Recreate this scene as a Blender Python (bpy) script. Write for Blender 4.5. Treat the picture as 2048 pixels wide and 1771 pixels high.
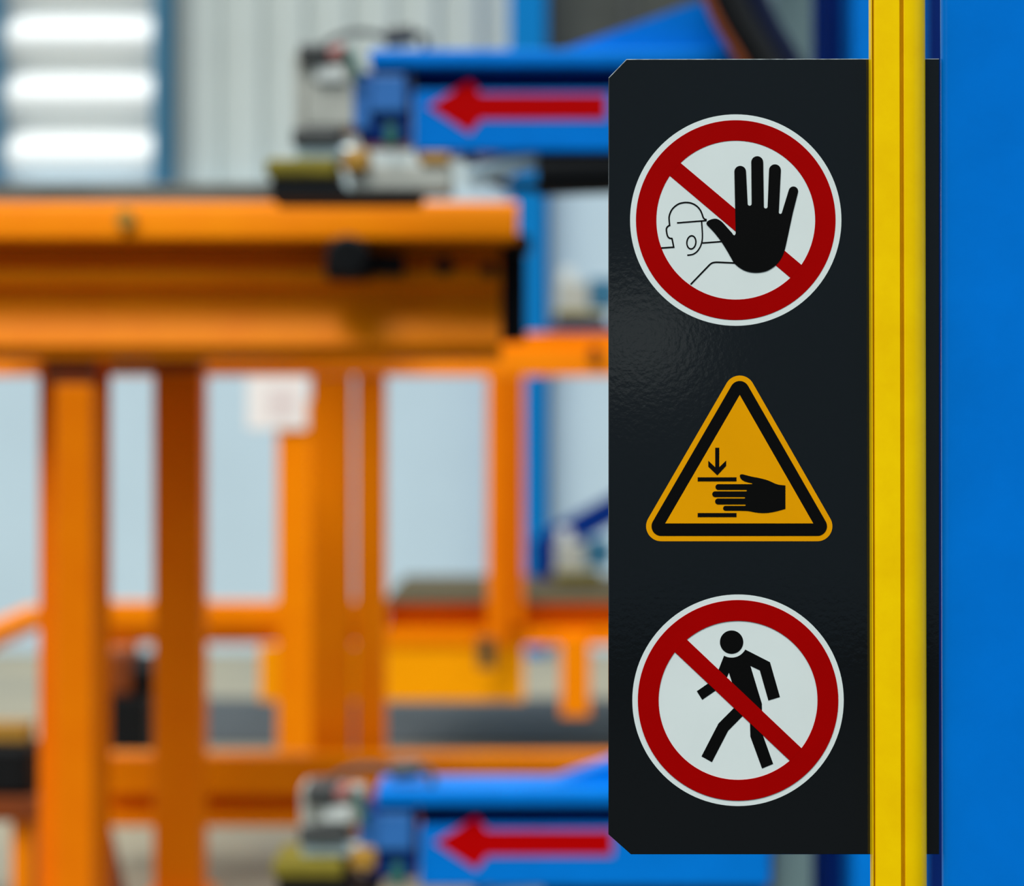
import bpy, bmesh, math, random
from mathutils import Vector, Matrix

random.seed(7)
for o in list(bpy.data.objects):
    bpy.data.objects.remove(o, do_unlink=True)
SC = bpy.context.scene
COL = SC.collection

# ------------------------------------------------------------------ camera, sky, exposure
CAM_Z = 1.55                     # eye height; the camera looks level along +Y
F_PX = 70.0 / 36.0 * 2048        # focal length in pixels of the 2048 wide frame
cam = bpy.data.cameras.new('camera')
cam.lens = 70.0
cam.sensor_width = 36.0
cam.sensor_fit = 'HORIZONTAL'
cam.clip_start = 0.05
cam.clip_end = 200
cam.dof.use_dof = True
cam.dof.focus_distance = 1.895
cam.dof.aperture_fstop = 2.45
cam_ob = bpy.data.objects.new('camera', cam)
cam_ob.location = (0, 0, CAM_Z)
cam_ob.rotation_euler = (math.pi / 2, 0, 0)
COL.objects.link(cam_ob)
SC.camera = cam_ob

SKY_ZENITH = 1.75                 # overcast sky, three times brighter overhead than at the horizon
world = bpy.data.worlds.new('overcast_sky')
SC.world = world
world.use_nodes = True
wn, wl = world.node_tree.nodes, world.node_tree.links
wn.clear()
w_out = wn.new('ShaderNodeOutputWorld')
w_bg = wn.new('ShaderNodeBackground')
w_tc = wn.new('ShaderNodeTexCoord')
w_sep = wn.new('ShaderNodeSeparateXYZ')
w_map = wn.new('ShaderNodeMapRange')
w_map.inputs['From Min'].default_value = 0.0
w_map.inputs['From Max'].default_value = 1.0
w_map.inputs['To Min'].default_value = SKY_ZENITH / 3
w_map.inputs['To Max'].default_value = SKY_ZENITH
w_bg.inputs['Color'].default_value = (0.90, 1.0, 1.03, 1)
wl.new(w_tc.outputs['Generated'], w_sep.inputs[0])
wl.new(w_sep.outputs['Z'], w_map.inputs['Value'])
wl.new(w_map.outputs[0], w_bg.inputs['Strength'])
wl.new(w_bg.outputs[0], w_out.inputs[0])

sun_d = bpy.data.lights.new('hazy_sun', 'SUN')
sun_d.energy = 2.7
sun_d.angle = math.radians(25)
sun_d.color = (1.0, 0.97, 0.92)
sun = bpy.data.objects.new('hazy_sun', sun_d)
sun.rotation_euler = (math.radians(30), 0, math.radians(-28))
sun.location = (-6, -8, 14)
COL.objects.link(sun)

SC.view_settings.view_transform = 'Standard'
SC.view_settings.look = 'None'
SC.view_settings.gamma = 1.0
SC.view_settings.use_curve_mapping = False
SC.view_settings.exposure = 0.0


# ------------------------------------------------------------------ helpers
def at(px, py, d):
    """World point seen at photo pixel (px, py) when it stands d metres in front of the camera."""
    return Vector(((px - 1024.0) * d / F_PX, d, CAM_Z - (py - 885.5) * d / F_PX))


def X(px, d):
    return (px - 1024.0) * d / F_PX


def Z(py, d):
    return CAM_Z - (py - 885.5) * d / F_PX


def material(name, col, rough=0.5, spec=0.5, metal=0.0, bump=0.0, bump_scale=200.0,
             vary=0.0, vary_scale=4.0, col2=None, coat=0.0):
    m = bpy.data.materials.new(name)
    m.use_nodes = True
    nt = m.node_tree
    b = nt.nodes['Principled BSDF']
    b.inputs['Base Color'].default_value = (*col, 1)
    b.inputs['Roughness'].default_value = rough
    b.inputs['Specular IOR Level'].default_value = spec
    b.inputs['Metallic'].default_value = metal
    b.inputs['Coat Weight'].default_value = coat
    tc = nt.nodes.new('ShaderNodeTexCoord')
    if bump:
        n = nt.nodes.new('ShaderNodeTexNoise')
        n.inputs['Scale'].default_value = bump_scale
        n.inputs['Detail'].default_value = 2.0
        bp = nt.nodes.new('ShaderNodeBump')
        bp.inputs['Strength'].default_value = bump
        bp.inputs['Distance'].default_value = 0.001
        nt.links.new(tc.outputs['Object'], n.inputs['Vector'])
        nt.links.new(n.outputs['Fac'], bp.inputs['Height'])
        nt.links.new(bp.outputs['Normal'], b.inputs['Normal'])
    if vary:
        n2 = nt.nodes.new('ShaderNodeTexNoise')
        n2.inputs['Scale'].default_value = vary_scale
        n2.inputs['Detail'].default_value = 6.0
        n2.inputs['Roughness'].default_value = 0.6
        mx = nt.nodes.new('ShaderNodeMix')
        mx.data_type = 'RGBA'
        c2 = col2 if col2 else tuple(c * (1 - vary) for c in col)
        mx.inputs['A'].default_value = (*col, 1)
        mx.inputs['B'].default_value = (*c2, 1)
        rp = nt.nodes.new('ShaderNodeMapRange')
        rp.inputs['From Min'].default_value = 0.35
        rp.inputs['From Max'].default_value = 0.7
        nt.links.new(tc.outputs['Object'], n2.inputs['Vector'])
        nt.links.new(n2.outputs['Fac'], rp.inputs['Value'])
        nt.links.new(rp.outputs[0], mx.inputs['Factor'])
        nt.links.new(mx.outputs['Result'], b.inputs['Base Color'])
    return m


M = dict(
    plate=material('gloss_anthracite_paint', (0.0042, 0.0058, 0.0068), 0.09, 0.75, bump=0.07, bump_scale=170),
    bare_edge=material('chipped_metal_edge', (0.30, 0.34, 0.34), 0.35, 0.5, vary=0.9, vary_scale=90,
                       col2=(0.02, 0.025, 0.03)),
    s_white=material('sign_white_film', (0.755, 0.835, 0.82), 0.5, 0.06, vary=0.05, vary_scale=9),
    s_red=material('sign_red_film', (0.39, 0.0004, 0.0004), 0.5, 0.03, vary=0.12, vary_scale=7),
    s_black=material('sign_black_print', (0.0035, 0.0036, 0.0036), 0.5, 0.05),
    s_yellow=material('sign_amber_film', (0.86, 0.365, 0.0005), 0.5, 0.03, vary=0.06, vary_scale=9),
    yellow=material('yellow_powder_coat', (0.98, 0.635, 0.0003), 0.24, 0.09, bump=0.03, bump_scale=90,
                    vary=0.10, vary_scale=22, col2=(0.92, 0.565, 0.0003)),
    blue_near=material('blue_gloss_paint', (0.0003, 0.180, 0.70), 0.18, 0.10, bump=0.05, bump_scale=120,
                       vary=0.10, vary_scale=10),
    blue=material('blue_machine_paint', (0.0005, 0.188, 0.69), 0.42, 0.06, vary=0.12, vary_scale=6),
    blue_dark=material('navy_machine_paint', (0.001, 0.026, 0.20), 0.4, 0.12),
    navy_hose=material('navy_black_hose', (0.002, 0.006, 0.03), 0.55, 0.15),
    blue_soft=material('faded_blue_paint', (0.03, 0.16, 0.48), 0.45, 0.35, vary=0.2, vary_scale=12),
    blue_trim=material('blue_facade_paint', (0.001, 0.17, 0.48), 0.5, 0.08),
    blue_frame=material('petrol_blue_frame', (0.030, 0.145, 0.25), 0.45, 0.35),
    arrow=material('red_arrow_film', (0.46, 0.0004, 0.0004), 0.5, 0.04),
    orange=material('orange_steel_paint', (0.90, 0.250, 0.0003), 0.42, 0.07, vary=0.12, vary_scale=5,
                    col2=(0.85, 0.215, 0.0003)),
    orange_deep=material('deep_orange_steel_paint', (0.80, 0.190, 0.0003), 0.42, 0.07, vary=0.12, vary_scale=5,
                         col2=(0.76, 0.165, 0.0003)),
    amber=material('amber_steel_paint', (0.97, 0.37, 0.0003), 0.45, 0.07, vary=0.05, vary_scale=5),
    rust_and_shade=material('oxide_red_and_shade', (0.22, 0.045, 0.004), 0.55, 0.3, vary=0.3, vary_scale=8),
    sheet=material('grey_rolled_steel', (0.24, 0.235, 0.20), 0.5, 0.3, vary=0.3, vary_scale=6),
    deck=material('worn_grey_brown_deck', (0.085, 0.065, 0.030), 0.7, 0.1, vary=0.3, vary_scale=5),
    black=material('black_rubber', (0.007, 0.008, 0.009), 0.55, 0.12),
    gunmetal=material('dark_gunmetal', (0.06, 0.065, 0.065), 0.45, 0.4, vary=0.3, vary_scale=15),
    grey=material('light_grey_cast_metal', (0.46, 0.47, 0.42), 0.45, 0.4, vary=0.25, vary_scale=14),
    pale=material('pale_grey_plastic', (0.60, 0.64, 0.62), 0.4, 0.4),
    greypost=material('grey_green_paint', (0.13, 0.20, 0.21), 0.45, 0.35),
    pad=material('olive_yellow_rubber', (0.23, 0.185, 0.018), 0.65, 0.2, vary=0.35, vary_scale=18),
    green=material('green_cable_sheath', (0.02, 0.12, 0.10), 0.5, 0.3),
    pink=material('dull_red_cable_sheath', (0.36, 0.12, 0.11), 0.5, 0.3),
    brass=material('brassy_ochre', (0.42, 0.22, 0.03), 0.4, 0.4),
    chrome=material('pale_blue_chrome', (0.55, 0.70, 0.76), 0.25, 0.5, metal=0.3),
    siding=material('pale_grey_siding', (0.50, 0.55, 0.535), 0.5, 0.3, vary=0.05, vary_scale=1.5),
    panel=material('pale_blue_panel', (0.49, 0.62, 0.71), 0.5, 0.2, vary=0.07, vary_scale=0.8),
    door=material('white_door_slat', (0.90, 0.93, 0.93), 0.4, 0.3),
    glass=material('dark_window_glass', (0.07, 0.075, 0.065), 0.15, 0.4, vary=0.4, vary_scale=2),
    paper=material('white_notice_board', (0.86, 0.84, 0.82), 0.5, 0.2),
    print=material('faded_pink_print', (0.74, 0.67, 0.66), 0.6, 0.1),
    concrete=material('beige_concrete', (0.29, 0.26, 0.185), 0.8, 0.2, vary=0.25, vary_scale=0.9,
                      col2=(0.20, 0.195, 0.16), bump=0.1, bump_scale=40),
    mat=material('painted_floor_shade', (0.05, 0.055, 0.06), 0.6, 0.3, vary=0.5, vary_scale=1.2),  # shade on the floor put into the colour of a strip
    asphalt=material('dark_asphalt', (0.024, 0.025, 0.028), 0.85, 0.15, vary=0.3, vary_scale=3, bump=0.3, bump_scale=60),
    unseen_hall=material('dark_added_hall', (0.17, 0.215, 0.26), 0.6, 0.2, vary=0.1, vary_scale=0.5),
)


def link(name, bm, mat, parent=None, root=None, mats=None, smooth=None):
    """Make ONE mesh object from world-space geometry; a child keeps its thing's origin."""
    if root is None and parent is not None:
        root = parent
        while root.parent:
            root = root.parent
    if root is not None:
        bmesh.ops.translate(bm, vec=-root.location, verts=bm.verts)
    bmesh.ops.recalc_face_normals(bm, faces=bm.faces)
    me = bpy.data.meshes.new(name)
    bm.to_mesh(me)
    bm.free()
    for m in (mats or [mat]):
        me.materials.append(m)
    if smooth:
        me.shade_smooth()
        try:
            me.set_sharp_from_angle(angle=math.radians(smooth))
        except Exception:
            pass
    ob = bpy.data.objects.new(name, me)
    COL.objects.link(ob)
    if parent is not None:
        ob.parent = parent
    return ob


def thing(name, label, cat, loc, group=None):
    o = bpy.data.objects.new(name, None)
    o.empty_display_size = 0.05
    o.location = loc
    COL.objects.link(o)
    tag(o, label, cat, group)
    return o


def tag(o, label, cat, group=None):
    o['label'] = label
    o['category'] = cat
    if group:
        o['group'] = group
    return o


def structure(o):
    o['kind'] = 'structure'
    return o


def box_bm(x0, x1, y0, y1, z0, z1, bevel=0.0, seg=2, bm=None):
    bm = bm or bmesh.new()
    r = bmesh.ops.create_cube(bm, size=1)
    vs = r['verts']
    for v in vs:
        v.co = Vector((x0 + (v.co.x + .5) * (x1 - x0), y0 + (v.co.y + .5) * (y1 - y0),
                       z0 + (v.co.z + .5) * (z1 - z0)))
    if bevel:
        es = list({e for v in vs for e in v.link_edges})
        bmesh.ops.bevel(bm, geom=es, offset=bevel, segments=seg, affect='EDGES', profile=0.5)
    return bm


def pbox(px0, py0, px1, py1, d, depth, bevel=0.006, bm=None):
    """Box whose front face stands d metres away and fills the given pixels; it runs back by depth."""
    return box_bm(X(px0, d), X(px1, d), d, d + depth, Z(py1, d), Z(py0, d), bevel, 2, bm)


def prism(outline, y0, y1, bm=None):
    """Closed outline of (x, z) points, extruded from y0 (front) to y1 (back)."""
    bm = bm or bmesh.new()
    f = [bm.verts.new((x, y0, z)) for x, z in outline]
    b = [bm.verts.new((x, y1, z)) for x, z in outline]
    n = len(f)
    bm.faces.new(f)
    bm.faces.new(list(reversed(b)))
    for i in range(n):
        bm.faces.new((f[i], b[i], b[(i + 1) % n], f[(i + 1) % n]))
    return bm


def extrude_x(profile, x0, x1, bm=None):
    """Closed (y, z) profile, extruded along X."""
    bm = bm or bmesh.new()
    a = [bm.verts.new((x0, y, z)) for y, z in profile]
    b = [bm.verts.new((x1, y, z)) for y, z in profile]
    n = len(a)
    bm.faces.new(a)
    bm.faces.new(list(reversed(b)))
    for i in range(n):
        bm.faces.new((a[i], b[i], b[(i + 1) % n], a[(i + 1) % n]))
    return bm


def extrude_z(profile, z0, z1, bm=None):
    """Closed (x, y) profile, extruded along Z."""
    bm = bm or bmesh.new()
    a = [bm.verts.new((x, y, z0)) for x, y in profile]
    b = [bm.verts.new((x, y, z1)) for x, y in profile]
    n = len(a)
    bm.faces.new(a)
    bm.faces.new(list(reversed(b)))
    for i in range(n):
        bm.faces.new((a[i], b[i], b[(i + 1) % n], a[(i + 1) % n]))
    return bm


def tube(points, r, sides=10, bm=None, closed=False):
    """Round bar or hose along a 3-D path."""
    bm = bm or bmesh.new()
    pts = [Vector(p) for p in points]
    rings = []
    n = len(pts)
    for i, p in enumerate(pts):
        if closed:
            t = (pts[(i + 1) % n] - pts[i - 1]).normalized()
        else:
            t = (pts[min(i + 1, n - 1)] - pts[max(i - 1, 0)]).normalized()
        up = Vector((0, 0, 1)) if abs(t.z) < 0.9 else Vector((1, 0, 0))
        u = t.cross(up).normalized()
        w = u.cross(t).normalized()
        rings.append([bm.verts.new(p + r * (math.cos(a) * u + math.sin(a) * w))
                      for a in (2 * math.pi * k / sides for k in range(sides))])
    m = n if closed else n - 1
    for i in range(m):
        a, b = rings[i], rings[(i + 1) % n]
        for k in range(sides):
            bm.faces.new((a[k], a[(k + 1) % sides], b[(k + 1) % sides], b[k]))
    if not closed:
        bm.faces.new(rings[0])
        bm.faces.new(list(reversed(rings[-1])))
    return bm


def arc_path(p0, p1, p2, n=10):
    """Quadratic curve through a control point, for hoses."""
    p0, p1, p2 = Vector(p0), Vector(p1), Vector(p2)
    return [(1 - t) ** 2 * p0 + 2 * t * (1 - t) * p1 + t * t * p2 for t in (i / n for i in range(n + 1))]


def cyl_y(cx, cz, r, y0, y1, sides=28, bevel=0.0, bm=None):
    pts = [(cx + r * math.cos(2 * math.pi * k / sides), cz + r * math.sin(2 * math.pi * k / sides))
           for k in range(sides)]
    if bevel:
        bm = bm or bmesh.new()
        rings = []
        for rr, yy in ((r - bevel, y0), (r, y0 + bevel), (r, y1)):
            rings.append([bm.verts.new((cx + rr * math.cos(2 * math.pi * k / sides), yy,
                                        cz + rr * math.sin(2 * math.pi * k / sides))) for k in range(sides)])
        bm.faces.new(rings[0])
        bm.faces.new(list(reversed(rings[-1])))
        for a, b in zip(rings, rings[1:]):
            for k in range(sides):
                bm.faces.new((a[k], b[k], b[(k + 1) % sides], a[(k + 1) % sides]))
        return bm
    return prism(pts, y0, y1, bm)


def smooth_pts(pts, n=5, closed=False):
    """Catmull-Rom through 2-D points."""
    out = []
    m = len(pts)
    rng = range(m) if closed else range(m - 1)
    for i in rng:
        if closed:
            p0, p1, p2, p3 = pts[i - 1], pts[i], pts[(i + 1) % m], pts[(i + 2) % m]
        else:
            p0, p1, p2, p3 = pts[max(i - 1, 0)], pts[i], pts[i + 1], pts[min(i + 2, m - 1)]
        for k in range(n):
            t = k / n
            out.append(tuple(0.5 * (2 * b + (c - a) * t + (2 * a - 5 * b + 4 * c - d) * t * t +
                                    (3 * b - a - 3 * c + d) * t ** 3)
                             for a, b, c, d in zip(p0, p1, p2, p3)))
    if not closed:
        out.append(pts[-1])
    return out


# ------------------------------------------------------------------ setting: floor, walls, door, trims
bm = box_bm(-14, 16, 4.5, 15.6, -0.2, 0.0)
structure(link('floor', bm, M['concrete']))
bm = box_bm(-14, 16, -12.2, 4.498, -0.2, 0.0)
structure(link('floor', bm, M['asphalt']))

D_WALL = 15.0
bm = box_bm(X(-700, D_WALL), X(3900, D_WALL), D_WALL + 0.12, D_WALL + 0.4, 0.0, 6.6)
wall_back = structure(link('wall_back', bm, M['siding']))


def siding_sheet(x0, ribs, pitch, z0, z1):
    prof = []
    for r in range(ribs):
        b = x0 + r * pitch
        prof += [(b, D_WALL + 0.07), (b + pitch * .40, D_WALL + 0.07), (b + pitch * .50, D_WALL),
                 (b + pitch * .90, D_WALL)]
    prof.append((x0 + ribs * pitch - 0.002, D_WALL + 0.07))
    back = [(x, y + 0.01) for x, y in reversed(prof)]
    return extrude_z(prof + back, z0, z1)


pitch = 88.0 * D_WALL / F_PX
x = X(395 - 8 * 88 - 30, D_WALL)
for i in range(14):
    xs = X(343, D_WALL) + 0.03 + (i - 1) * 3 * pitch if i else None
    if i == 0:
        continue
    link('siding_sheet', siding_sheet(xs, 3, pitch, Z(384, D_WALL), 6.5), M['siding'], wall_back)
for i in range(2):                                   # left of the door
    xs = X(-20, D_WALL) - (i + 1) * 3 * pitch
    link('siding_sheet', siding_sheet(xs, 3, pitch, Z(384, D_WALL), 6.5), M['siding'], wall_back)

D_PAN = 14.7
for a, b in ((-640, -260), (-258, 130), (132, 350), (352, 690), (692, 1014), (1100, 1480), (1482, 1900), (1902, 2600), (2602, 3300), (3302, 3890)):
    link('lower_panel', box_bm(X(a, D_PAN), X(b, D_PAN), D_PAN, D_WALL + 0.11, 0.0, Z(380, D_PAN), 0.004),
         M['panel'], wall_back)

# sectional door with bowed white slats
dx0, dx1 = X(14, D_WALL), X(312, D_WALL)
bm = box_bm(dx0 - 0.02, dx1 + 0.02, D_WALL + 0.05, D_WALL + 0.11, Z(376, D_WALL), 6.3)
door_1 = structure(link('door_1', bm, M['door']))
slat_h = 117.0 * D_WALL / F_PX
z_top = Z(-235, D_WALL)
k = 0
zz = Z(380, D_WALL) + 0.02
while zz < 6.0:
    prof = []
    for j in range(9):
        t = j / 8
        prof.append((D_WALL + 0.05 - 0.15 * math.sin(math.pi * t) ** 0.9, zz + 0.006 + (slat_h - 0.012) * t))
    prof += [(D_WALL + 0.055, zz + slat_h - 0.006), (D_WALL + 0.055, zz + 0.006)]
    link('slat', extrude_x(prof, dx0, dx1), M['door'], door_1, smooth=50)
    zz += slat_h
for a, b in ((-18, 14), (312, 345)):
    link('door_jamb', box_bm(X(a, D_WALL), X(b, D_WALL), D_WALL - 0.16, D_WALL + 0.11, Z(378, D_WALL), 6.4, 0.01),
         M['blue_frame'], door_1)

# blue facade column beside the siding
bm = box_bm(X(1018, 14.6), X(1092, 14.6), 14.45, 15.11, 0.0, 6.5, 0.01)
structure(link('trim_1', bm, M['blue_trim']))

# dark window high in the facade, right of the blue column
wx0, wx1, wz0, wz1 = X(1096, 14.9), X(1420, 14.9), Z(120, 14.9), 6.2
bm = bmesh.new()
for (a, b, c, d) in ((wx0, wx0 + .06, wz0, wz1), (wx1 - .06, wx1, wz0, wz1), (wx0, wx1, wz0, wz0 + .06),
                     (wx0, wx1, wz1 - .06, wz1), ((wx0 + wx1) / 2 - .03, (wx0 + wx1) / 2 + .03, wz0, wz1)):
    box_bm(a, b, 14.84, 14.98, c, d, bm=bm)
window_1 = structure(link('window_1', bm, M['gunmetal']))
for a, b in ((wx0 + .06, (wx0 + wx1) / 2 - .03), ((wx0 + wx1) / 2 + .03, wx1 - .06)):
    link('pane', box_bm(a, b, 14.90, 14.92, wz0 + .06, wz1 - .06), M['glass'], window_1)

# added hall behind the camera, unseen: blocks low sky and darkens the board's reflection
bm = box_bm(-14, 16, -12.5, -12.2, 0.0, 9.0)
added_hall = structure(link('added_hall', bm, M['unseen_hall']))
link('added_reflection_panel', box_bm(0.55, 1.45, -12.198, -12.16, 2.05, 2.75, 0.004), M['door'], added_hall)  # added pale panel, makes the lighter reflected patch on the sign board

# ------------------------------------------------------------------ the sign board
D_S = 1.895
K = D_S / F_PX                     # metres per photo pixel on the board


def sx(px):
    return (px - 1024.0) * K


def sz(py):
    return CAM_Z - (py - 885.5) * K


board = thing('sign_board', 'tall dark glossy sign board with three warning signs beside the yellow post', 'sign',
              (sx(1480), D_S, sz(1708)))
outline = [(1217, 155), (1253, 118), (1879, 117), (1879, 1708), (1262, 1708), (1217, 1668)]
bm = prism([(sx(a), sz(b)) for a, b in outline], D_S, D_S + 0.003)
edges = [e for e in bm.edges if all(abs(v.co.y - D_S) < 1e-6 for v in e.verts)]
bmesh.ops.bevel(bm, geom=edges, offset=0.0007, segments=1, affect='EDGES')
bm.normal_update()
for f in bm.faces:
    n = f.normal
    if (abs(n.z) > 0.3 or (abs(n.x) > 0.3 and abs(n.z) > 0.2)) and f.calc_center_median().z > sz(400):
        f.material_index = 1
panel = link('panel', bm, None, board, mats=[M['plate'], M['bare_edge']])

TH = 0.00025                       # one layer of sign film


def film(name, bm, mat, parent):
    return link(name, bm, mat, parent)


def ring_prism(cx, cz, r0, r1, y0, y1, n=120):
    bm = bmesh.new()
    vs = []
    for r, y in ((r1, y0), (r0, y0), (r0, y1), (r1, y1)):
        vs.append([bm.verts.new((cx + r * math.cos(2 * math.pi * k / n), y, cz + r * math.sin(2 * math.pi * k / n)))
                   for k in range(n)])
    for a in range(4):
        p, q = vs[a], vs[(a + 1) % 4]
        for k in range(n):
            bm.faces.new((p[k], p[(k + 1) % n], q[(k + 1) % n], q[k]))
    return bm


def disc_px(cx, cy, r, layer, n=120):
    return cyl_y(sx(cx), sz(cy), r * K, D_S - (layer + 1) * TH, D_S - layer * TH, n)


def poly_px(pts, layer, bm=None):
    return prism([(sx(a), sz(b)) for a, b in pts], D_S - (layer + 1) * TH, D_S - layer * TH, bm)


def cap(p, q, n=12):
    """Half circle from p to q, bulging to the left of the direction p -> q in photo pixels (y down)."""
    c = ((p[0] + q[0]) / 2, (p[1] + q[1]) / 2)
    dx, dy = p[0] - c[0], p[1] - c[1]
    out = []
    for k in range(n + 1):
        a = math.pi * k / n
        out.append((c[0] + dx * math.cos(a) - dy * math.sin(a), c[1] + dx * math.sin(a) + dy * math.cos(a)))
    return out


def stroke(pts, w, layer, bm=None):
    """Drawn line of width w (pixels) with mitred bends."""
    L, R = [], []
    n = len(pts)
    for i in range(n):
        def dirn(a, b):
            d = (b[0] - a[0], b[1] - a[1])
            l = math.hypot(*d) or 1
            return d[0] / l, d[1] / l
        d1 = dirn(pts[i - 1], pts[i]) if i else dirn(pts[0], pts[1])
        d2 = dirn(pts[i], pts[i + 1]) if i < n - 1 else d1
        nx, ny = -(d1[1] + d2[1]), d1[0] + d2[0]
        l = math.hypot(nx, ny) or 1
        nx, ny = nx / l, ny / l
        c = max(0.45, -nx * d1[1] + ny * d1[0])
        h = w / 2 / c
        L.append((pts[i][0] + nx * h, pts[i][1] + ny * h))
        R.append((pts[i][0] - nx * h, pts[i][1] - ny * h))
    bm = bm or bmesh.new()
    y0, y1 = D_S - (layer + 1) * TH, D_S - layer * TH
    for i in range(n - 1):
        q = [L[i], L[i + 1], R[i + 1], R[i]]
        prism([(sx(a), sz(b)) for a, b in q], y0, y1, bm)
    return bm


def slash_bar(u0, u1, l0, l1, ext, layer, bm):
    """Diagonal bar between two edges, its ends following the ring."""
    (cx, cy), r = ext

    def arc(p, q, n=6):
        a, b = math.atan2(p[1] - cy, p[0] - cx), math.atan2(q[1] - cy, q[0] - cx)
        b = a + (b - a + math.pi) % (2 * math.pi) - math.pi
        return [(cx + r * math.cos(a + (b - a) * k / n), cy + r * math.sin(a + (b - a) * k / n)) for k in range(n + 1)]
    return poly_px(arc(l0, u0) + arc(u1, l1), layer, bm)


# --- upper sign: no entry, raised hand
c1 = lambda u, v: (1240 + u / 3.85, 210 + v / 3.85)
h1 = lambda u, v: (1300 + u / 8.435, 380 + v / 8.435)
CX1, CY1 = 1471.4, 440.0
s1 = film('stop_hand_sign', disc_px(CX1, CY1, 211.3, 0), M['s_white'], board)
s1['label'] = 'round red and white sign with black raised hand'
bm = ring_prism(sx(CX1), sz(CY1), 158.8 * K, 199.6 * K, D_S - 2 * TH, D_S - TH)
slash_bar(c1(470, 450), c1(1397, 1230), c1(388, 548), c1(1312, 1330), ((CX1, CY1), 158.9), 1, bm)
film('prohibition_ring', bm, M['s_red'], s1)
pts = []
T = lambda l: [c1(*p) for p in l]
pts += T([(862, 985), (872, 1000), (882, 1003), (890, 990)])
pts += cap(c1(880, 515), c1(970, 512))
pts += list(cap(c1(1013, 760), c1(982, 760), 8))[::-1]
pts += cap(c1(1010, 440), c1(1102, 440))
pts += list(cap(c1(1136, 782), c1(1107, 782), 8))[::-1]
pts += cap(c1(1147, 502), c1(1238, 502))
pts += list(cap(c1(1246, 828), c1(1222, 824), 8))[::-1]
pts += cap(c1(1299, 655), c1(1370, 672))
pts += smooth_pts(T([(1330, 830), (1302, 960), (1285, 1040), (1266, 1120), (1242, 1178), (1200, 1232), (1140, 1272),
                     (1090, 1286), (1040, 1290), (980, 1281), (930, 1258), (882, 1220), (860, 1185), (820, 1115),
                     (775, 1045), (720, 975), (676, 929), (665, 912), (673, 895), (702, 880), (735, 875),
                     (762, 884), (790, 905), (826, 945)]), 3)
film('raised_hand', poly_px(pts, 2), M['s_black'], s1)
H = lambda l: [h1(*p) for p in l]
W = 3.0
bm = stroke(smooth_pts(H([(331, 592), (321, 480), (330, 415), (365, 335), (420, 275), (490, 230), (560, 213), (620, 209),
                          (690, 219), (760, 250), (815, 296), (855, 352), (880, 412), (893, 452), (912, 482),
                          (940, 500)]), 4), W, 1)
stroke(H([(945, 484), (944, 514), (455, 553)]), 2.8, 1, bm)
stroke(smooth_pts(H([(342, 590), (305, 608), (280, 640), (276, 680), (288, 750), (305, 790), (335, 812), (368, 815)]), 4),
       W, 1, bm)
stroke(H([(368, 806), (400, 962), (188, 976)]), W, 1, bm)
stroke(smooth_pts(H([(870, 525), (878, 640), (883, 740), (881, 830), (866, 905), (838, 972), (790, 1038), (720, 1083),
                     (628, 1098)]), 4), 2.7, 1, bm)
stroke([h1(697 + 76 * math.cos(a) - 6 * math.sin(a), 881 + 111 * math.sin(a)) for a in
        (2 * math.pi * k / 32 for k in range(33))], 2.8, 1, bm)
stroke(H([(882, 892), (1200, 868)]), 2.8, 1, bm)
stroke(H([(685, 1590), (1005, 1258)] ) + smooth_pts(H([(1005, 1258), (1045, 1230), (1100, 1217), (1160, 1217)]), 4)[1:] +
       H([(1430, 1229)]), 3.1, 1, bm)
film('worker_outline', bm, M['s_black'], s1)

# --- middle sign: hand crush warning
t1 = lambda u, v: (1270 + u / 4.786, 730 + v / 4.786)
g1 = lambda u, v: (1380 + u / 9.752, 880 + v / 9.752)


def round_tri(r):
    out = []
    for (cx, cy), a0 in (((1002, 243), 210), ((1745, 1540), 330), ((250, 1540), 90)):
        for k in range(17):
            a = math.radians(a0 + 120 * k / 16)
            out.append(t1(cx + r * math.cos(a), cy + r * math.sin(a)))
    return out


s2 = film('crush_warning_sign', poly_px(round_tri(144), 0), M['s_yellow'], board)
s2['label'] = 'yellow triangular warning sign with hand under pressing bars'
outer = round_tri(92)
film('triangle_border', poly_px(outer, 1), M['s_black'], s2)
film('triangle_field', poly_px([t1(1002, 285), t1(1705, 1513), t1(289, 1513)], 2), M['s_yellow'], s2)
G = lambda l: [g1(*p) for p in l]
bm = poly_px(G([(490, 145), (568, 145), (568, 525), (703, 395), (703, 498), (530, 682), (355, 512), (355, 398), (490, 525)]), 3)
film('down_arrow', bm, M['s_black'], s2)
for a, b in ((722, 799), (1418, 1496)):
    film('press_bar', poly_px(G([(148, a), (905, a), (905, b), (148, b)]), 3), M['s_black'], s2)
pts = smooth_pts(G([(968, 700), (976, 674), (1002, 663), (1045, 668), (1200, 708), (1330, 732), (1480, 770), (1580, 808),
                    (1660, 845), (1740, 868), (1858, 880)]), 4)
pts += smooth_pts(G([(1858, 1335), (1700, 1380), (1560, 1408), (1430, 1418), (1300, 1409), (1180, 1386), (1100, 1376),
                     (980, 1372)]), 4)
pts += cap(g1(690, 1372), g1(690, 1278), 12)
pts += list(cap(g1(1070, 1250), g1(1070, 1278), 6))[::-1]
pts += cap(g1(545, 1250), g1(545, 1134), 12)
pts += list(cap(g1(1058, 1106), g1(1058, 1134), 6))[::-1]
pts += cap(g1(487, 1106), g1(487, 995), 12)
pts += list(cap(g1(1092, 966), g1(1092, 995), 6))[::-1]
pts += cap(g1(550, 966), g1(550, 855), 12)
pts += G([(1205, 855), (1214, 845), (1205, 836), (1130, 820), (1060, 800), (1012, 772), (982, 737)])
film('crushed_hand', poly_px(pts, 3), M['s_black'], s2)

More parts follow.
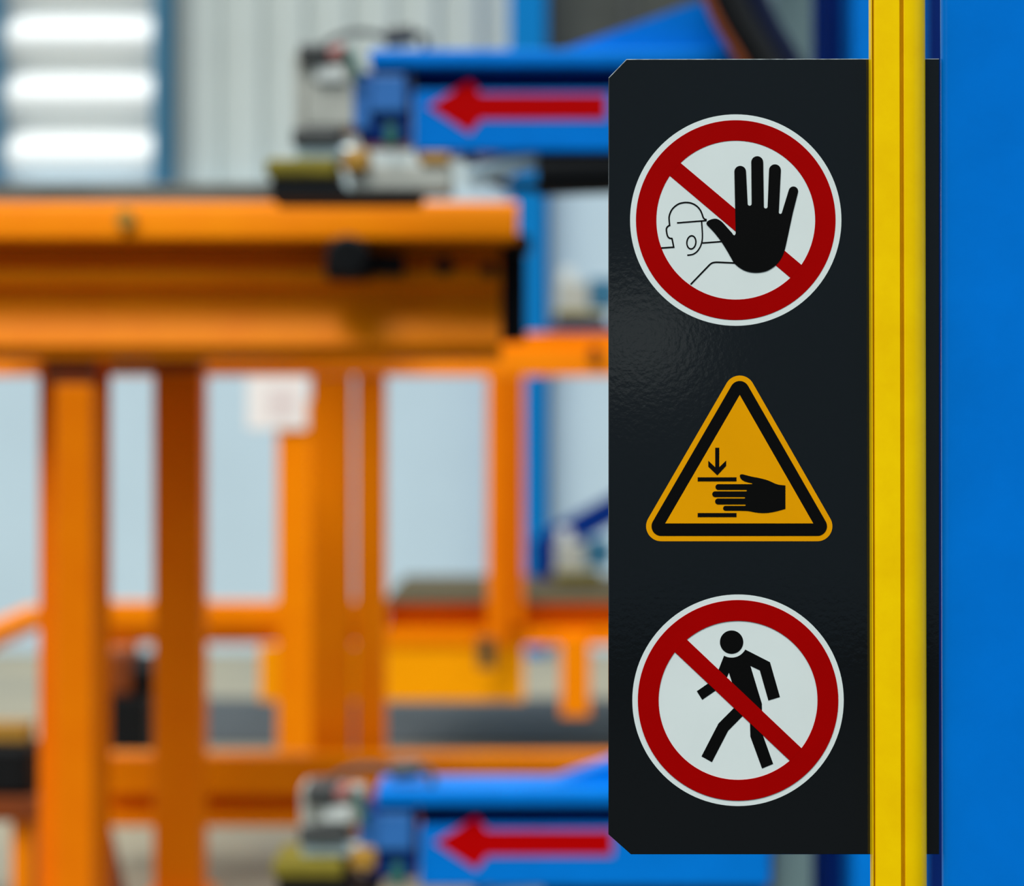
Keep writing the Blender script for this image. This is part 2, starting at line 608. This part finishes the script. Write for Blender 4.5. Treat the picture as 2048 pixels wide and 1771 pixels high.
# --- lower sign: no pedestrians
p1 = lambda u, v: (1380 + u / 5.535, 1240 + v / 5.535)
d1 = lambda u, v: (1240 + u / 3.851, 1170 + v / 3.851)
CX3, CY3 = 1476.0, 1399.7
s3 = film('no_pedestrians_sign', disc_px(CX3, CY3, 211.4, 0), M['s_white'], board)
s3['label'] = 'round red and white sign with black walking figure'
P = lambda l: [p1(*p) for p in l]
pts = []
for k in range(13):
    a = math.radians(119 + (28.5 - 119) * k / 12)
    pts.append(p1(460 + 172 * math.cos(a), 240 + 172 * math.sin(a)))
pts += P([(885, 462), (995, 847), (867, 886), (772, 552), (668, 503), (795, 922), (797, 1245), (920, 1587), (797, 1638),
          (668, 1285), (662, 1100), (590, 1050), (422, 1220), (242, 1567), (127, 1503), (315, 1140), (520, 935),
          (463, 680), (430, 578), (372, 715), (285, 775), (135, 878), (75, 783), (262, 655), (316, 545)])
bm = poly_px(pts, 1)
ctr = p1(460, 240)
cyl_y(sx(ctr[0]), sz(ctr[1]), 129 / 5.535 * K, D_S - 2 * TH, D_S - TH, 60, bm=bm)
film('walking_figure', bm, M['s_black'], s3)
bm = ring_prism(sx(CX3), sz(CY3), 158.9 * K, 200.4 * K, D_S - 3 * TH, D_S - TH)
slash_bar(d1(517, 420), d1(1396, 1252), d1(427, 517), d1(1306, 1347), ((CX3, CY3), 159.0), 2, bm)
film('prohibition_ring', bm, M['s_red'], s3)

# ------------------------------------------------------------------ yellow post in front of the board
YZ0, YZ1 = 0.0, 2.35
D_Y = 1.872
yx = lambda px: X(px, D_Y)
TILT = math.radians(0.11)
post = thing('yellow_post', 'yellow ribbed steel post clamped in front of the sign board edge', 'post',
             (yx(1804), D_Y + 0.012, 0.0))


def tilt_bm(bm, x, z=CAM_Z):
    bmesh.ops.rotate(bm, cent=(x, D_Y, z), matrix=Matrix.Rotation(TILT, 3, 'Y').inverted(), verts=bm.verts)
    return bm


def rounded(xy, radii, n=5):
    out = []
    m = len(xy)
    for i in range(m):
        p, a, b, r = Vector(xy[i]), Vector(xy[i - 1]), Vector(xy[(i + 1) % m]), radii[i]
        if r <= 0:
            out.append(tuple(p))
            continue
        q0 = p + (a - p).normalized() * r
        q1 = p + (b - p).normalized() * r
        for k in range(n + 1):
            t = k / n
            out.append(tuple((1 - t) ** 2 * q0 + 2 * t * (1 - t) * p + t * t * q1))
    return out


back = D_S - 0.0003
prof = rounded([(yx(1753), D_Y + 0.009), (yx(1801), D_Y), (yx(1801), back), (yx(1753), back)], [0.0022, 0.0008, 0, 0.001])
link('flat_rib', tilt_bm(extrude_z(prof, YZ0, YZ1), yx(1804)), M['yellow'], post, smooth=35)
prof = [(yx(1801), D_Y + 0.010), (yx(1810), D_Y + 0.010), (yx(1810), back), (yx(1801), back)]
link('groove', tilt_bm(extrude_z(prof, YZ0, YZ1), yx(1804)), M['yellow'], post)
ex0, ex1 = yx(1809.5), yx(1860)
prof = [(ex0, back), (ex0, D_Y + 0.0008), (ex0 + 0.0008, D_Y)]
rr = 0.0195
for k in range(17):
    a = math.radians(90 * k / 16)
    prof.append((ex1 - rr + rr * math.sin(a), D_Y + 0.020 - 0.020 * math.cos(a)))
prof.append((ex1, back))
link('rounded_rib', tilt_bm(extrude_z(prof, YZ0, YZ1), yx(1804)), M['yellow'], post, smooth=35)
prof = rounded([(yx(1747.3) + 0.0001, D_Y + 0.010), (yx(1749.6), D_Y + 0.010), (yx(1749.6), D_Y + 0.016), (yx(1754), D_Y + 0.016),
                (yx(1754), back), (yx(1747.3) + 0.0001, back)], [0.0003, 0.0003, 0, 0, 0, 0])
link('side_lip', tilt_bm(extrude_z(prof, YZ0, YZ1), yx(1804)), M['yellow'], post)

# ------------------------------------------------------------------ blue column at the right edge
D_B = 1.893
bx0 = X(1880.5, D_B)
TURN = math.radians(-13)
prof = rounded([(bx0 + a * math.cos(TURN) - b * math.sin(TURN), D_B - 0.002 + a * math.sin(TURN) + b * math.cos(TURN))
                for a, b in ((0, 0), (0.18, 0), (0.18, 0.18), (0, 0.18))], [0.011] * 4, 8)
column = thing('blue_column', 'wide glossy blue steel column to the right of the yellow post', 'column',
               (bx0 + 0.08, D_B + 0.08, 0.0))
link('shaft', tilt_bm(extrude_z(prof, 0.012, 2.5), bx0), M['blue_near'], column, smooth=35)
link('base_plate', box_bm(bx0 - 0.03, bx0 + 0.27, D_B - 0.08, D_B + 0.22, 0.0, 0.012, 0.002), M['blue_near'], column)

# ------------------------------------------------------------------ near orange workbench (about 6 m away)
D1 = 6.0
z1 = lambda py: Z(py, D1)
bench = thing('work_bench', 'long high orange steel workbench carrying the grey sheet stack', 'workbench',
              (X(430, D1), D1 + 0.6, 0.0))
xl, xr = X(-260, D1), X(1002, D1)
prof = [(5.90, z1(484)), (5.895, z1(470)), (5.895, z1(420)), (5.91, z1(408)), (6.16, z1(408)), (6.16, z1(484))]
prof = rounded([(5.893, z1(486)), (5.914, z1(408)), (6.16, z1(408)), (6.16, z1(486))], [0.012, 0.03, 0.01, 0.01], 4)
link('top_rail', extrude_x(prof, xl, X(1036, 5.9)), M['orange'], bench, smooth=40)
prof = [(6.06, z1(485)), (6.06, z1(530)), (6.0, z1(540)), (6.0, z1(566)), (6.06, z1(576)), (6.06, z1(604)),
        (6.005, z1(672)), (5.995, z1(690)), (6.02, z1(694)), (6.02, z1(716)), (6.14, z1(716)), (6.14, z1(484))]
link('ribbed_beam', extrude_x(prof, xl, xr), M['orange'], bench)
# far rail and cross bearers of the deck
link('rear_rail', box_bm(xl, X(760, 7.2), 7.15, 7.28, z1(408) - 0.12, z1(408), 0.01), M['orange'], bench)
for px in (-180, 250, 560, 930):
    link('bearer', box_bm(X(px, 6.2), X(px, 6.2) + 0.08, 6.165, 7.145, z1(560), z1(470), 0.006), M['orange'], bench)
link('cross_beam', pbox(206, 690, 402, 742, 6.55, 0.12), M['rust_and_shade'], bench)  # dark red-brown colour carries the shade on this beam under the deck


def leg(p0, p1, q0, q1, top, d, mat):
    """Column with a proud box on a wider back plate, standing on the floor."""
    bm = box_bm(X(p0, d), X(p1, d), d, d + 0.2, 0.012, Z(top, d), 0.006)
    lg = link('leg', bm, mat, bench)
    link('flange', box_bm(X(q0, d + .1), X(q1, d + .1), d + 0.201, d + 0.222, 0.012, Z(top - 70, d), 0.003), mat, lg)
    link('foot_plate', box_bm(X(q0, d) - 0.03, X(q1, d) + 0.03, d - 0.05, d + 0.28, 0.0, 0.012), mat, lg)
    return lg


lg = leg(110, 184, 62, 206, 768, 6.02, M['orange_deep'])
link('cap_plate', box_bm(X(96, 6.1), X(190, 6.1), 6.06, 6.14, Z(768, 6.1), Z(716, 6.0), 0.004), M['rust_and_shade'], lg)
lg2 = link('leg', box_bm(X(306, 6.75), X(403, 6.75), 6.75, 6.89, 0.012, Z(560, 6.75), 0.008), M['orange_deep'], bench)
link('foot_plate', box_bm(X(290, 6.75), X(420, 6.75), 6.70, 6.94, 0.0, 0.012), M['orange'], lg2)
# fittings on the beam
bm = cyl_y(X(252, 5.89), Z(437, 5.89), 0.030, 5.875, 5.90, 6)
link('bolt_head', bm, M['brass'], bench)
bm = cyl_y(X(694, 5.86), Z(512, 5.86), 0.064, 5.86, 6.03, 32, 0.012)
bm2 = box_bm(X(650, 5.9), X(738, 5.9), 5.90, 6.04, Z(556, 5.9), Z(514, 5.9), 0.006, bm=bm)
link('rubber_buffer', bm, M['black'], bench)
link('buffer_shaft', tube([(X(738, 5.98), 5.985, Z(528, 5.98)), (X(808, 5.98), 5.985, Z(530, 5.98))], 0.034, 16),
     M['black'], bench)
for px, py, r in ((888, 532, 0.030), (978, 540, 0.024)):
    link('bolt_head', cyl_y(X(px, 6.0), Z(py, 6.0), r, 5.99, 6.06, 6), M['black'], bench)
link('end_block', box_bm(X(985, 6.05), X(1052, 6.05), 6.07, 6.139, Z(682, 6.05), Z(486, 6.05), 0.01), M['black'], bench)
link('end_cap', cyl_y(X(1043, 5.97), Z(486, 5.97), 0.03, 5.97, 6.10, 20, 0.006), M['black'], bench)

# grey steel sheets lying on the bench
sheets = thing('sheet_stack', 'flat stack of grey steel sheets lying on the high orange workbench', 'steel sheets',
               (X(120, 5.95), 6.5, z1(408) + 0.001))
for i in range(3):
    zb = z1(408) + 0.001 + i * 0.018
    link('sheet', box_bm(X(-250, 5.93), X(556 - 3 * i, 5.93), 5.93 + 0.006 * (i % 2), 6.66, zb, zb + 0.017), M['sheet'], sheets)

# ------------------------------------------------------------------ rack frame behind it (about 7.4 m)
D2 = 7.40
z2 = lambda py: Z(py, D2)
rack = thing('steel_rack', 'orange steel rack of slim posts behind the high workbench', 'rack', (X(700, D2), D2, 0.0))
prof = [(D2, z2(750)), (D2 + 0.018, z2(698)), (D2 + 0.05, z2(694)), (D2 + 0.05, z2(664)), (D2 + 0.11, z2(664)), (D2 + 0.11, z2(750))]
link('top_rail', extrude_x(prof, X(-250, D2), X(1500, D2)), M['orange'], rack)
link('bolt_head', cyl_y(X(1190, D2), z2(706), 0.028, D2 - 0.02, D2 + 0.0, 6), M['rust_and_shade'], rack)


def rack_post(a, b, d, dep, bot, channel=False):
    z0 = Z(bot, d) if bot else 0.008
    bm = box_bm(X(a, d), X(b, d), d, d + dep, z0, Z(752, d), 0.006)
    o = link('post', bm, M['orange'], rack)
    if channel:
        link('flange', box_bm(X(b, d) + 0.001, X(b, d) + 0.06, d + 0.06, d + 0.075, z0, Z(752, d)), M['orange'], o)
    return o


rack_post(622, 702, D2 + 0.005, 0.09, None)
rack_post(711, 770, D2 + 0.015, 0.09, None)
rack_post(1320, 1380, D2 + 0.005, 0.09, None)
# floor beam joining the posts
prof = [(7.20, Z(1588, 7.2)), (7.20, Z(1512, 7.2)), (7.34, Z(1512, 7.2)), (7.34, Z(1652, 7.2)), (7.20, Z(1652, 7.2)), (7.20, Z(1626, 7.2)),
        (7.29, Z(1620, 7.2)), (7.29, Z(1588, 7.2))]
link('floor_beam', extrude_x(prof, X(200, 7.2), X(1400, 7.2)), M['orange'], rack)

# ------------------------------------------------------------------ low bench further back (about 9.5 m)
D3 = 9.5
z3 = lambda py: Z(py, D3)
low = thing('low_bench', 'low orange bench with grey deck and amber apron, near the back wall', 'workbench',
            (X(980, D3), D3 + 0.8, 0.0))
link('deck', box_bm(X(770, D3), X(1700, D3), D3, 11.25, z3(1206), z3(1199), 0.002), M['deck'], low)
prof = [(D3 + 0.02, z3(1207)), (D3 + 0.02, z3(1212)), (D3 + 0.12, z3(1214)), (D3 + 0.12, z3(1254)), (D3 + 0.0, z3(1260)),
        (D3 + 0.0, z3(1290)), (D3 + 0.18, z3(1290)), (D3 + 0.18, z3(1207))]
link('front_rail', extrude_x(prof, X(770, D3), X(1700, D3)), M['orange'], low)
prof = [(D3, z3(1206)), (D3, z3(1250)), (D3 + 0.06, z3(1254)), (D3 + 0.06, z3(1288)), (D3 + 0.16, z3(1288)), (D3 + 0.16, z3(1206))]
link('side_rail', extrude_x(prof, X(100, D3), X(768, D3)), M['orange'], low)
link('apron', box_bm(X(518, D3), X(1048, D3), D3 + 0.012, D3 + 0.06, z3(1402), z3(1291), 0.002), M['amber'], low)
for px in (596, 972):
    link('apron_clip', box_bm(X(px - 17, D3 - .07), X(px + 17, D3 - .07), D3 - 0.135, D3 - 0.105, z3(1330), z3(1270), 0.004),
         M['deck'], low)
for px, top in ((1330, 1292), (240, 1290), (1560, 1292)):
    link('leg', box_bm(X(px - 28, D3), X(px + 28, D3), D3 + 0.02, D3 + 0.14, 0.0, z3(top), 0.006), M['orange'], low)
link('stub', box_bm(X(1121, D3), X(1179, D3), D3 - 0.06, D3 + 0.0, z3(1430), z3(1268), 0.006), M['orange'], low)
for px in (655, 1560):
    link('leg', box_bm(X(px, 11.1), X(px + 40, 11.1), 11.0, 11.1, 0.0, z3(1207), 0.004), M['orange'], low)
link('end_arm', tube([at(62, 1236, 9.4), at(-60, 1290, 8.6)], 0.065, 8), M['orange'], low)

o = link('upright', box_bm(X(974, 9.4), X(1014, 9.4), 9.40, 9.44, z3(1290), Z(690, 9.4), 0.006), M['orange_deep'], low)
link('web', box_bm(X(1014, 9.4) - 0.01, X(1048, 9.4), 9.46, 9.48, z3(1250), Z(690, 9.4), 0.002), M['orange_deep'], o)

# notice board on a slim stand
nd = 9.2
notice = thing('notice_board', 'small white notice board on a slim orange stand between the posts', 'notice board',
               (X(580, nd), nd, z3(1199)))
link('board', pbox(494, 748, 614, 858, nd, 0.02, 0.003), M['paper'], notice)
link('printed_area', pbox(534, 775, 592, 835, nd - 0.002, 0.0018, 0.0), M['print'], notice)
link('stand', box_bm(X(553, nd), X(622, nd), nd + 0.021, nd + 0.08, 0.0, Z(800, nd), 0.004), M['orange'], notice)

# dark strip on the floor, painted shade under the low bench
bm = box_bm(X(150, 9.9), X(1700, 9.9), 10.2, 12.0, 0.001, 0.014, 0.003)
tag(link('floor_shade_strip', bm, M['mat']), 'dark grey strip painted as shade on the floor under the low bench', 'mat')  # painted shade, no real mat

# gear motor between the legs
gm = thing('gear_motor', 'dark gear motor with rusty housing between the two front bench legs', 'motor', (X(250, 8.6), 8.7, 0.0))
link('housing', pbox(205, 1300, 262, 1392, 8.6, 0.22, 0.02), M['rust_and_shade'], gm)
link('motor_body', tube([(X(262, 8.7), 8.7, Z(1345, 8.7)), (X(320, 8.7), 8.7, Z(1345, 8.7))], 0.085, 20), M['black'], gm)
link('pedestal', box_bm(X(208, 8.6), X(296, 8.6), 8.58, 8.9, 0.0, Z(1392, 8.6), 0.01), M['black'], gm)
# roller block at the left edge
rb = thing('roller_block', 'black roller block on a dark red rail at the left edge', 'machine part', (X(10, 6.5), 6.6, 0.0))
link('block', box_bm(X(-90, 6.5), X(58, 6.5), 6.5, 6.7, Z(1592, 6.5), Z(1492, 6.5), 0.02), M['black'], rb)
link('rail', box_bm(X(-200, 6.5), X(90, 6.5), 6.48, 6.72, Z(1640, 6.5), Z(1593, 6.5), 0.006), M['rust_and_shade'], rb)
link('upper_bar', box_bm(X(-200, 6.6), X(62, 6.6), 6.56, 6.66, Z(1490, 6.5), Z(1450, 6.5), 0.006), M['brass'], rb)
for px in (-160, 20):
    link('foot', box_bm(X(px, 6.5), X(px + 40, 6.5), 6.52, 6.68, 0.0, Z(1640, 6.5), 0.004), M['orange'], rb)
# raking strut by the left leg
st = tube([at(206, 1655, 6.55), (X(262, 6.4), 6.3, 0.03)], 0.028, 10)
tag(link('raking_strut', st, M['rust_and_shade']), 'short dark red strut raking to the floor beside the left bench leg', 'strut')

# ------------------------------------------------------------------ blue lifting machine
D5 = 5.40
k5 = D5 / F_PX


def make_arm(loc, label, up=0):
    """Blue arm reaching left, built around the middle of its red arrow tip."""
    root = thing('clamp_lifter', label, 'lifting machine', loc, None)
    lx = lambda px: loc[0] + (px - 855) * k5
    lz = lambda py: loc[2] + (213 - py) * k5
    hz = lambda py: loc[2] + (213 - (py - up)) * k5
    y = lambda dy: loc[1] + dy
    A = lambda n, bm, m, p=root, **kw: link(n, bm, m, p, **kw)
    XR = 1543 - (14 if up else 0)
    A('face_plate', box_bm(lx(826), lx(XR), y(0), y(.16), lz(303), lz(179), 0.008), M['blue'])
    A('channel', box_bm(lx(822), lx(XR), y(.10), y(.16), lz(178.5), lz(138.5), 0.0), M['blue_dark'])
    A('top_flange', box_bm(lx(740), lx(XR), y(-.03), y(.20), lz(138), lz(102), 0.010, 3), M['blue'], smooth=40)
    A('gusset', prism([(lx(1090), lz(101.5)), (lx(1110), lz(97)), (lx(1380), lz(0)), (lx(1436), lz(-16)), (lx(1452), lz(30)), (lx(1490), lz(101.5))], y(.06), y(.17)), M['blue'])
    # flat red arrow on the face
    ar = [(855, 213), (940, 161), (962, 188), (1212, 188), (1212, 239), (962, 239), (940, 267)]
    A('red_arrow', prism([(lx(a), lz(b)) for a, b in ar], y(-.002), y(-.0002)), M['arrow'])
    # bracket between arm and head
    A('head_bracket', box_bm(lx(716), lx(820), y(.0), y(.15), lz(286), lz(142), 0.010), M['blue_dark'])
    A('cover_plate', box_bm(lx(742), lx(812), y(-.022), y(-.001), lz(228), lz(150), 0.008), M['blue_soft'])
    A('side_cover', box_bm(lx(706), lx(742), y(-.02), y(-.001), lz(262), lz(160), 0.008), M['blue_soft'])
    A('valve_block', box_bm(lx(770), lx(796), y(-.04), y(-.001), lz(296), lz(252), 0.006), M['green'])
    # head
    hd = A('head_housing', box_bm(lx(612), lx(712), y(-.02), y(.16), hz(258), lz(112), 0.012, 3), M['grey'])
    A('front_recess', box_bm(lx(634), lx(690), y(-.035), y(-.0205), lz(168), lz(138), 0.004), M['pale'], hd)
    A('edge_strip', box_bm(lx(588), lx(611), y(-.01), y(.14), hz(300), lz(102), 0.006), M['grey'], hd)
    A('crossbar', box_bm(lx(600), lx(660), y(-.05), y(.10), lz(132), lz(92), 0.012), M['gunmetal'])
    A('coupling', tube([(lx(652), y(-.02), lz(118)), (lx(692), y(-.02), lz(104))], 0.020, 12), M['pink'])
    A('fitting', tube([(lx(770), y(.02), lz(72)), (lx(826), y(.02), lz(66))], 0.026, 14), M['gunmetal'])
    A('hose', tube(arc_path((lx(770), y(.02), lz(72)), (lx(700), y(0), lz(44)), (lx(640), y(0), lz(96)), 12), 0.009, 8), M['gunmetal'])
    A('hose', tube(arc_path((lx(692), y(-.03), lz(104)), (lx(730), y(-.04), lz(150)), (lx(712), y(-.04), lz(168)), 10), 0.011, 8), M['green'])
    A('hose', tube(arc_path((lx(826), y(.02), lz(66)), (lx(856), y(0), lz(60)), (lx(850), y(0), lz(101)), 10), 0.010, 8), M['gunmetal'])
    A('clamp_bar', box_bm(lx(586), lx(684), y(-.04), y(.14), hz(292), hz(259), 0.010), M['gunmetal'])
    A('lower_plate', box_bm(lx(590), lx(712), y(-.02), y(.14), hz(321), hz(293), 0.008), M['chrome'])
    A('yellow_pad', box_bm(lx(536), lx(676), y(-.06), y(.18), hz(360), hz(322), 0.014, 3), M['pad'])
    A('pad_lug', box_bm(lx(690), lx(740), y(-.04), y(.12), hz(346), hz(300), 0.012), M['brass'])
    if not up:
        A('foot_slide', box_bm(lx(700), lx(905), y(-.01), y(.14), hz(384), hz(328), 0.012), M['grey'])
        A('foot_cap', box_bm(lx(840), lx(900), y(-.02), y(.12), hz(330), hz(306), 0.006), M['brass'])
    bm = prism([(lx(546), hz(361)), (lx(680), hz(361)), (lx(700), hz(385)), (lx(748 if up else 846), hz(385)), (lx(744 if up else 836), hz(401)), (lx(546), hz(401))],
               y(-.05), y(.16))
    A('rubber_pad', bm, M['black'])
    A('hydraulic_rod', tube([(lx(935), y(.06), lz(344)), (lx(1085), y(.06), lz(306))], 0.030, 16), M['chrome'], smooth=40)
    A('hydraulic_barrel', tube([(lx(1075), y(.08), lz(336)), (lx(1500), y(.08), lz(322))], 0.066, 20), M['black'], smooth=40)
    A('rod_hose', tube(arc_path((lx(930), y(.1), lz(300)), (lx(980), y(.1), lz(380)), (lx(1090), y(.1), lz(360)), 10), 0.014, 8), M['black'])
    return root


arm_up = make_arm((X(855, D5), D5, Z(213, D5)), 'blue lifting arm with red arrow, above the high orange workbench')


def dup(root, loc, label):
    r = root.copy()
    COL.objects.link(r)
    r.location = loc
    r['label'] = label
    for ch in list(root.children):
        c = ch.copy()
        COL.objects.link(c)
        c.parent = r
        for g in list(ch.children):
            d = g.copy()
            COL.objects.link(d)
            d.parent = c
    return r


arm_lo = make_arm((X(868, D5), D5, Z(1684, D5)), 'blue lifting arm with red arrow, lowest and close to the floor', 82)

mast = thing('machine_mast', 'tall blue and grey machine mast behind the sign board', 'machine', (X(1690, D5), D5 + 0.3, 0.0))
link('grey_upright', box_bm(X(1547, 5.47), X(1626, 5.47), 5.47, 5.66, 0.0, 3.4, 0.008), M['greypost'], mast)
link('navy_upright', box_bm(X(1640, 5.7), X(1702, 5.7), 5.68, 5.9, 0.0, 3.4, 0.008), M['blue_dark'], mast)
link('blue_upright', box_bm(X(1706, 5.5), X(1850, 5.5), 5.5, 5.8, 0.0, 3.4, 0.012), M['blue'], mast)
link('back_plate', box_bm(X(1440, 5.9), X(1930, 5.9), 5.92, 5.98, 0.0, 3.4, 0.008), M['blue_dark'], mast)
path = [(1572, -330), (1500, -300), (1440, -220), (1420, -140), (1446, -60), (1466, 0), (1492, 55), (1524, 108), (1552, 160), (1570, 230), (1576, 330)]
for dx, r, m, dy in ((-8, 0.046, 'black', 5.30), (-50, 0.013, 'rust_and_shade', 5.27), (44, 0.036, 'navy_hose', 5.35)):
    pp = smooth_pts([tuple(at(a + dx, b, dy)) for a, b in path], 4)
    link('hose', tube(pp, r, 12), M[m], arm_up, smooth=60)

# ------------------------------------------------------------------ the second machine further back: two clamp heads and a strut
def clamp_head(loc, label):
    root = thing('gripper_unit', label, 'gripper', loc, None)
    x, yy, z = loc
    s = 10.0 / F_PX
    L = lambda n, a, b, c, d, dy, dep, m: link(n, box_bm(x + a * s, x + b * s, yy + dy, yy + dy + dep, z + c * s, z + d * s, 0.008), m, root)
    L('housing', 0, 62, 24, 84, 0, .25, M['grey'])
    L('top_block', 6, 34, 84.5, 112, .02, .2, M['pale'])
    L('coupling', 63, 120, 34, 92, .02, .2, M['blue_frame'])
    L('pad', -6, 96, 10, 23.5, -.02, .28, M['pad'])
    L('foot', -2, 100, 0, 9.5, 0, .24, M['gunmetal'])
    return root


hz = Z(648, 10.0)
head_up = clamp_head((X(1116, 10.0), 10.0, hz), 'small pale clamp head level with the upper rack rail, beside sign board')
head_lo = dup(head_up, (X(1112, 10.6), 10.6, z3(1199) + 0.001), 'small pale clamp head standing on the low bench deck')
bm = box_bm(X(1096, 10.0), X(1600, 10), 10.0, 10.2, Z(662, 10), hz, 0.004)
tag(link('support_beam', bm, M['blue_dark']), 'thin dark blue beam carrying the upper pale clamp head', 'beam')
q = [at(1096, 1058, 10.95), at(1330, 930, 10.95), at(1330, 990, 10.95), at(1150, 1090, 10.95), Vector((X(1108, 10.95), 0, z3(1199))), Vector((X(1068, 10.95), 0, z3(1199))), at(1066, 1080, 10.95)]
bm = prism([(p.x, p.z) for p in q], 10.9, 11.0)
tag(link('lifting_strut', bm, M['blue_dark']), 'dark blue strut slanting down to the low bench behind the pale clamp head', 'strut')
